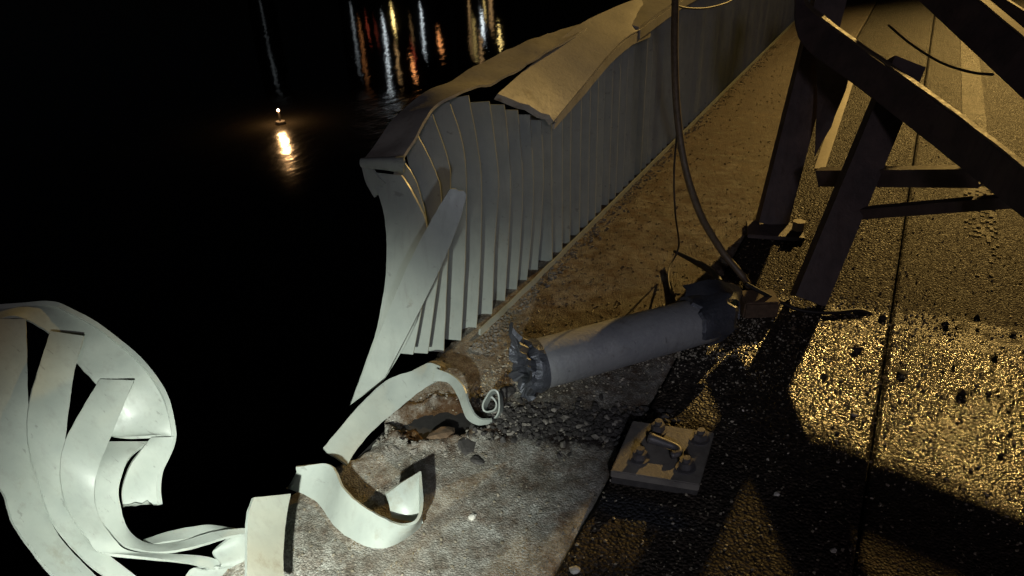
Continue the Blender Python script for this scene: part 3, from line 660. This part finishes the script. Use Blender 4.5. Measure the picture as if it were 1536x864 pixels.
# ------------------------------------------------------------------ rubble
def rock_mesh(name, seed, sub=2, jag=0.35):
    bm = bmesh.new(); bmesh.ops.create_icosphere(bm, subdivisions=sub, radius=1)
    for v in bm.verts:
        n = v.co.normalized(); v.co *= 1+jag*noise.noise(n*1.7+Vector((seed*3.1, 0, 0)))+0.5*jag*noise.noise(n*4+Vector((0, seed, 0)))
    me = bpy.data.meshes.new(name); bm.to_mesh(me); bm.free(); return me
rocks = [rock_mesh('chunk', s) for s in range(6)]
def chunk(px, py, s, mat, label, name='concrete_chunk', cat='rubble', flat=0.6, group=None, src=None):
    me = (src or random.choice(rocks)).copy(); me.materials.clear(); me.materials.append(mat)
    o = bpy.data.objects.new(name, me); p = P(px, py, z=s*flat*0.4); o.location = p
    o.scale = (s, s*random.uniform(0.6, 0.95), s*flat); o.rotation_euler = (random.uniform(-.2, .2), random.uniform(-.2, .2), random.uniform(0, 6))
    return put(o, None, label, cat, group)
chunk(655, 552, 0.045, M_stone, 'pale concrete lump under the top of the arching strip')
chunk(662, 652, 0.055, plain('brown_soil', (0.11, 0.07, 0.04), 0.9), 'brown earth lump in the hole of the pavement', 'earth_lump', 'earth lump', 0.35)
chunk(715, 690, 0.030, M_soot, 'dark flat scrap lying just below the sooty strip', 'scrap_piece', 'scrap', 0.3)
chunk(700, 668, 0.05, M_soot, 'wide dark scrap below the curl of the strip', 'scrap_piece', 'scrap', 0.2)
chunk(760, 588, 0.035, M_soot, 'dark lump between the curl and the torn post end')
chunk(1385, 112, 0.0, M_soot, 'x') if False else None
white = plain('pale_chip', (0.6, 0.58, 0.52), 0.7)
for (px, py, s, lb) in ((862, 855, 0.018, 'white chip at the bottom beside the pavement joint'), (1165, 741, 0.011, 'small pale chip in the dark right of the base plate'),
                        (1250, 826, 0.011, 'small pale chip near the bottom edge in the shadow'), (708, 775, 0.014, 'pale flake right of the hook-shaped strip'),
                        (1282, 622, 0.014, 'bright chip on the lit asphalt next to the joint')):
    chunk(px, py, s, white, lb, 'pale_chip', 'chip', 0.45)
def scatter(name, label, cat, n, sampler, size, mat, lift=0.3, sub=1):
    base = [rock_mesh('g', 20+i, sub, 0.95) for i in range(4)]; bv = []
    for me in base:
        a = np.empty(len(me.vertices)*3); me.vertices.foreach_get('co', a); bv.append((a.reshape(-1, 3), [tuple(p.vertices) for p in me.polygons]))
    V = []; Fc = []
    for i in range(n):
        p = sampler()
        if p is None: continue
        s = size[0]+(size[1]-size[0])*random.random()**3; vv, ff = bv[i % 4]; a = random.random()*6.28; c, d = math.cos(a), math.sin(a)
        q = vv*np.array([s, s*random.uniform(.6, 1), s*random.uniform(.4, .8)]); q = np.stack([q[:, 0]*c-q[:, 1]*d, q[:, 0]*d+q[:, 1]*c, q[:, 2]], 1)+np.array([p[0], p[1], p[2]+s*lift])
        b = len(V); V.extend(q); Fc.extend([tuple(b+k for k in f) for f in ff])
    return mesh(name, V, Fc, mat, label=label, cat=cat, kind='stuff')
def on_deck(x, y):
    if x < edge_x(y)+0.01: return None
    return (x, y, height(x, y, 0.006, 0.002, 1.0 if x < -0.633 else (2.0 if x < 0.146 else 3.0)))
def soot_spot():
    t = random.random(); x = -1.25+t*0.72+random.gauss(0, 0.03); y = 1.90+t*0.24+random.gauss(0, 0.055); return on_deck(x, y)
scatter('sooty_rubble', 'band of dark sooty rubble between the curl and the base plate', 'rubble', 2600, soot_spot, (0.002, 0.016), M_soot)
scatter('concrete_crumbs', 'pale concrete crumbs mixed through the sooty rubble', 'rubble', 380, soot_spot, (0.003, 0.016), M_stone)
def rim_spot():
    a = random.random()*6.28; q = random.uniform(1.1, 1.6); u, v = q*math.cos(a)*0.19, q*math.sin(a)*0.12
    return on_deck(CRATER[0]+u*0.88-v*0.48, CRATER[1]+u*0.48+v*0.88)
scatter('hole_rubble', 'broken concrete bits round the brown hole in the pavement', 'rubble', 420, rim_spot, (0.002, 0.013), M_stone)
def foot_spot():
    y = 2.3+7*random.random()**2; return on_deck(-1.46+abs(random.gauss(0, 0.045)), y)
scatter('railing_foot_dirt', 'line of dirt and crumbs along the foot of the railing', 'dirt', 2600, foot_spot, (0.002, 0.011), M_stone)
scatter('loose_grit', 'fine loose grit scattered over the walkway and pavement', 'grit', 9000,
        lambda: on_deck(random.uniform(-1.58, 0.75), 0.9+3.6*random.random()**1.2), (0.0015, 0.0065), M_grit, sub=1)
def spill_spot():
    if random.random() < 0.5:
        x = random.uniform(-0.42, 1.25); y = random.uniform(2.05, 3.62)
        lim = 3.50+0.10*fbm(x, 0.0, 3, 3, 7.0)
        dens = 0.62+0.9*fbm(x, y, 3.2, 4, 12.0)
        if y > lim or (y < 2.45 and random.random() > (y-2.0)/0.45) or random.random() > dens: return None
    else:
        t = random.random(); x = -1.32+t*0.95; y = 2.16+t*0.75+random.gauss(0.04, 0.17)
        if random.random() > 0.7+0.8*fbm(x, y, 4, 3, 15.0): return None
    return on_deck(x, y)
M_spill = plain('spilled_gravel', (0.42, 0.38, 0.30), 0.22)
scatter('spilled_gravel', 'fine pale gravel spilled over the lit asphalt and round the fallen post', 'gravel', 9000, spill_spot, (0.0025, 0.0075), M_spill, sub=1)
scatter('walkway_litter', 'dark grit and crumbs littering the brown pavement beside the railing', 'grit', 3000,
        lambda: on_deck(random.uniform(-1.42, 0.3), 2.8+5.5*random.random()**1.5), (0.002, 0.008), plain('brown_grit', (0.16, 0.12, 0.08), 0.8))
scatter('dark_clods', 'dark clods of dirt on the lit asphalt', 'dirt', 45,
        lambda: on_deck(random.uniform(-0.1, 0.95), random.uniform(2.2, 3.6)), (0.006, 0.022), M_soot)

# ------------------------------------------------------------------ street lamp farther along (its light is set at the top)
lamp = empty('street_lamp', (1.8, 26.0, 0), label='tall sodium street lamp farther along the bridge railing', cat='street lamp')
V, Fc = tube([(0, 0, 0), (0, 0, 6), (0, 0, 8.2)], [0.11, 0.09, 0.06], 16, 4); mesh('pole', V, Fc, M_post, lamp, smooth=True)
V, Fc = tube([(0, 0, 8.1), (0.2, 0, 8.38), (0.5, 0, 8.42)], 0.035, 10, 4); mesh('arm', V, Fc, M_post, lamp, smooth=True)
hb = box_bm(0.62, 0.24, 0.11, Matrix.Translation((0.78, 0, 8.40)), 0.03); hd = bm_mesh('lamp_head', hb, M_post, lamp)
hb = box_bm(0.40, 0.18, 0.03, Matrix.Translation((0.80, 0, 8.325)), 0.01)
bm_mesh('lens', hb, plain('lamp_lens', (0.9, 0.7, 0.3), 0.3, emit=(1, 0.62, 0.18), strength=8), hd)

# ------------------------------------------------------------------ far bank: lit windows that mirror in the river
M_bld = plain('far_wall', (0.05, 0.05, 0.055), 0.9)
glow = {}
def glow_mat(c, s):
    k = (c, s)
    if k not in glow: glow[k] = plain('lit_window', (0.1, 0.1, 0.1), 0.5, emit=c, strength=s)
    return glow[k]
WH = (0.85, 0.95, 1.0); YE = (1.0, 0.72, 0.25); OR = (1.0, 0.38, 0.12); RD = (1.0, 0.16, 0.08); AM = (1.0, 0.6, 0.25)
def far_dir(px, py, D):
    v = R @ np.array([(px-W/2)/F, -(py-H/2)/F, -1.0]); t = D/math.hypot(v[0], v[1]); p = CAM+t*v
    return np.array([p[0], p[1], 2*ZW-p[2]])
D_ = 330.0
groups = {
 'narrow': [(398, 45, 90, 3, WH, 0.05), (412, 110, 45, 3, WH, 0.14)],
 'slab': [(533, 60, 100, 4, WH, 0.25), (545, 80, 90, 4, OR, 0.35), (552, 45, 30, 3, RD, 0.35), (581, 88, 118, 5, WH, 1.6), (590, 30, 30, 7, YE, 4.0), (597, 95, 50, 6, AM, 0.7), (565, 50, 30, 3, RD, 0.15)],
 'tower': [(620, 105, 24, 8, OR, 3.0), (621, 85, 40, 3, RD, 0.5), (634, 46, 72, 4, WH, 1.6), (660, 64, 26, 10, OR, 1.6), (618, 50, 40, 4, AM, 0.2)],
 'long': [(705, 40, 90, 5, AM, 0.35), (712, 60, 60, 8, YE, 0.45), (724, 40, 34, 8, WH, 2.0), (727, 15, 30, 4, YE, 1.0), (736, 10, 70, 10, AM, 0.35), (750, 60, 34, 7, YE, 2.6), (722, 80, 50, 5, AM, 0.7)],
}
labels = {'narrow': 'narrow dark far-bank building with one dim lit column', 'slab': 'dark far-bank block with white stair lights and amber windows',
          'tower': 'dark far-bank tower with one tall white light column', 'long': 'dark far-bank block with warm windows nearest the railing'}
for key, items in groups.items():
    pts = [far_dir(a, b, D_) for a, b, *_ in items]; c = np.mean(pts, axis=0); zt = max(p[2] for p in pts)+25
    az = math.atan2(c[1], c[0]); base = np.array([c[0], c[1], ZW+0.5])
    half = max(abs((p-c)[0]*-math.sin(az)+(p-c)[1]*math.cos(az)) for p in pts)+5
    b = empty('far_building', base, az, label=labels[key], cat='building', group='buildings on the far bank')
    wb = box_bm(16, 2*half, zt-base[2], Matrix.Translation((9.2, 0, (zt-base[2])/2))); bm_mesh('wall', wb, M_bld, b)
    for (px, py, hpx, wpx, colr, st), p in zip(items, pts):
        lo = far_dir(px, py+hpx/2, D_)[2]; hi = far_dir(px, py-hpx/2, D_)[2]; lo, hi = min(lo, hi), max(lo, hi)
        off = (p-c)[0]*-math.sin(az)+(p-c)[1]*math.cos(az); wdt = wpx/F*D_*0.45
        wb = box_bm(0.4, wdt, hi-lo, Matrix.Translation((0.9, off, (lo+hi)/2-base[2]))); bm_mesh('lit_window', wb, glow_mat(colr, st*1.6), b)
# marker buoy with a lamp
bp_ = P(421, 186, z=ZW)
buoy = empty('marker_buoy', bp_, label='small lit marker buoy floating on the dark river', cat='buoy')
bb = bmesh.new(); bmesh.ops.create_cone(bb, cap_ends=True, segments=20, radius1=0.42, radius2=0.3, depth=0.4); bm_mesh('float', bb, M_black, buoy)
V, Fc = tube([(0, 0, 0.2), (0, 0, 0.75)], 0.06, 8, 2); mesh('mast', V, Fc, M_black, buoy)
bb = bmesh.new(); bmesh.ops.create_uvsphere(bb, u_segments=16, v_segments=10, radius=0.085)
bo = bm_mesh('lantern', bb, plain('lantern_glass', (0.8, 0.6, 0.4), 0.3, emit=(1.0, 0.55, 0.24), strength=30), buoy, smooth=True); bo.location = (0, 0, 0.9)
light('buoy_light', 'POINT', tuple(bp_+np.array([0, 0, 1.05])), 650, (1.0, 0.55, 0.22), 0.22)
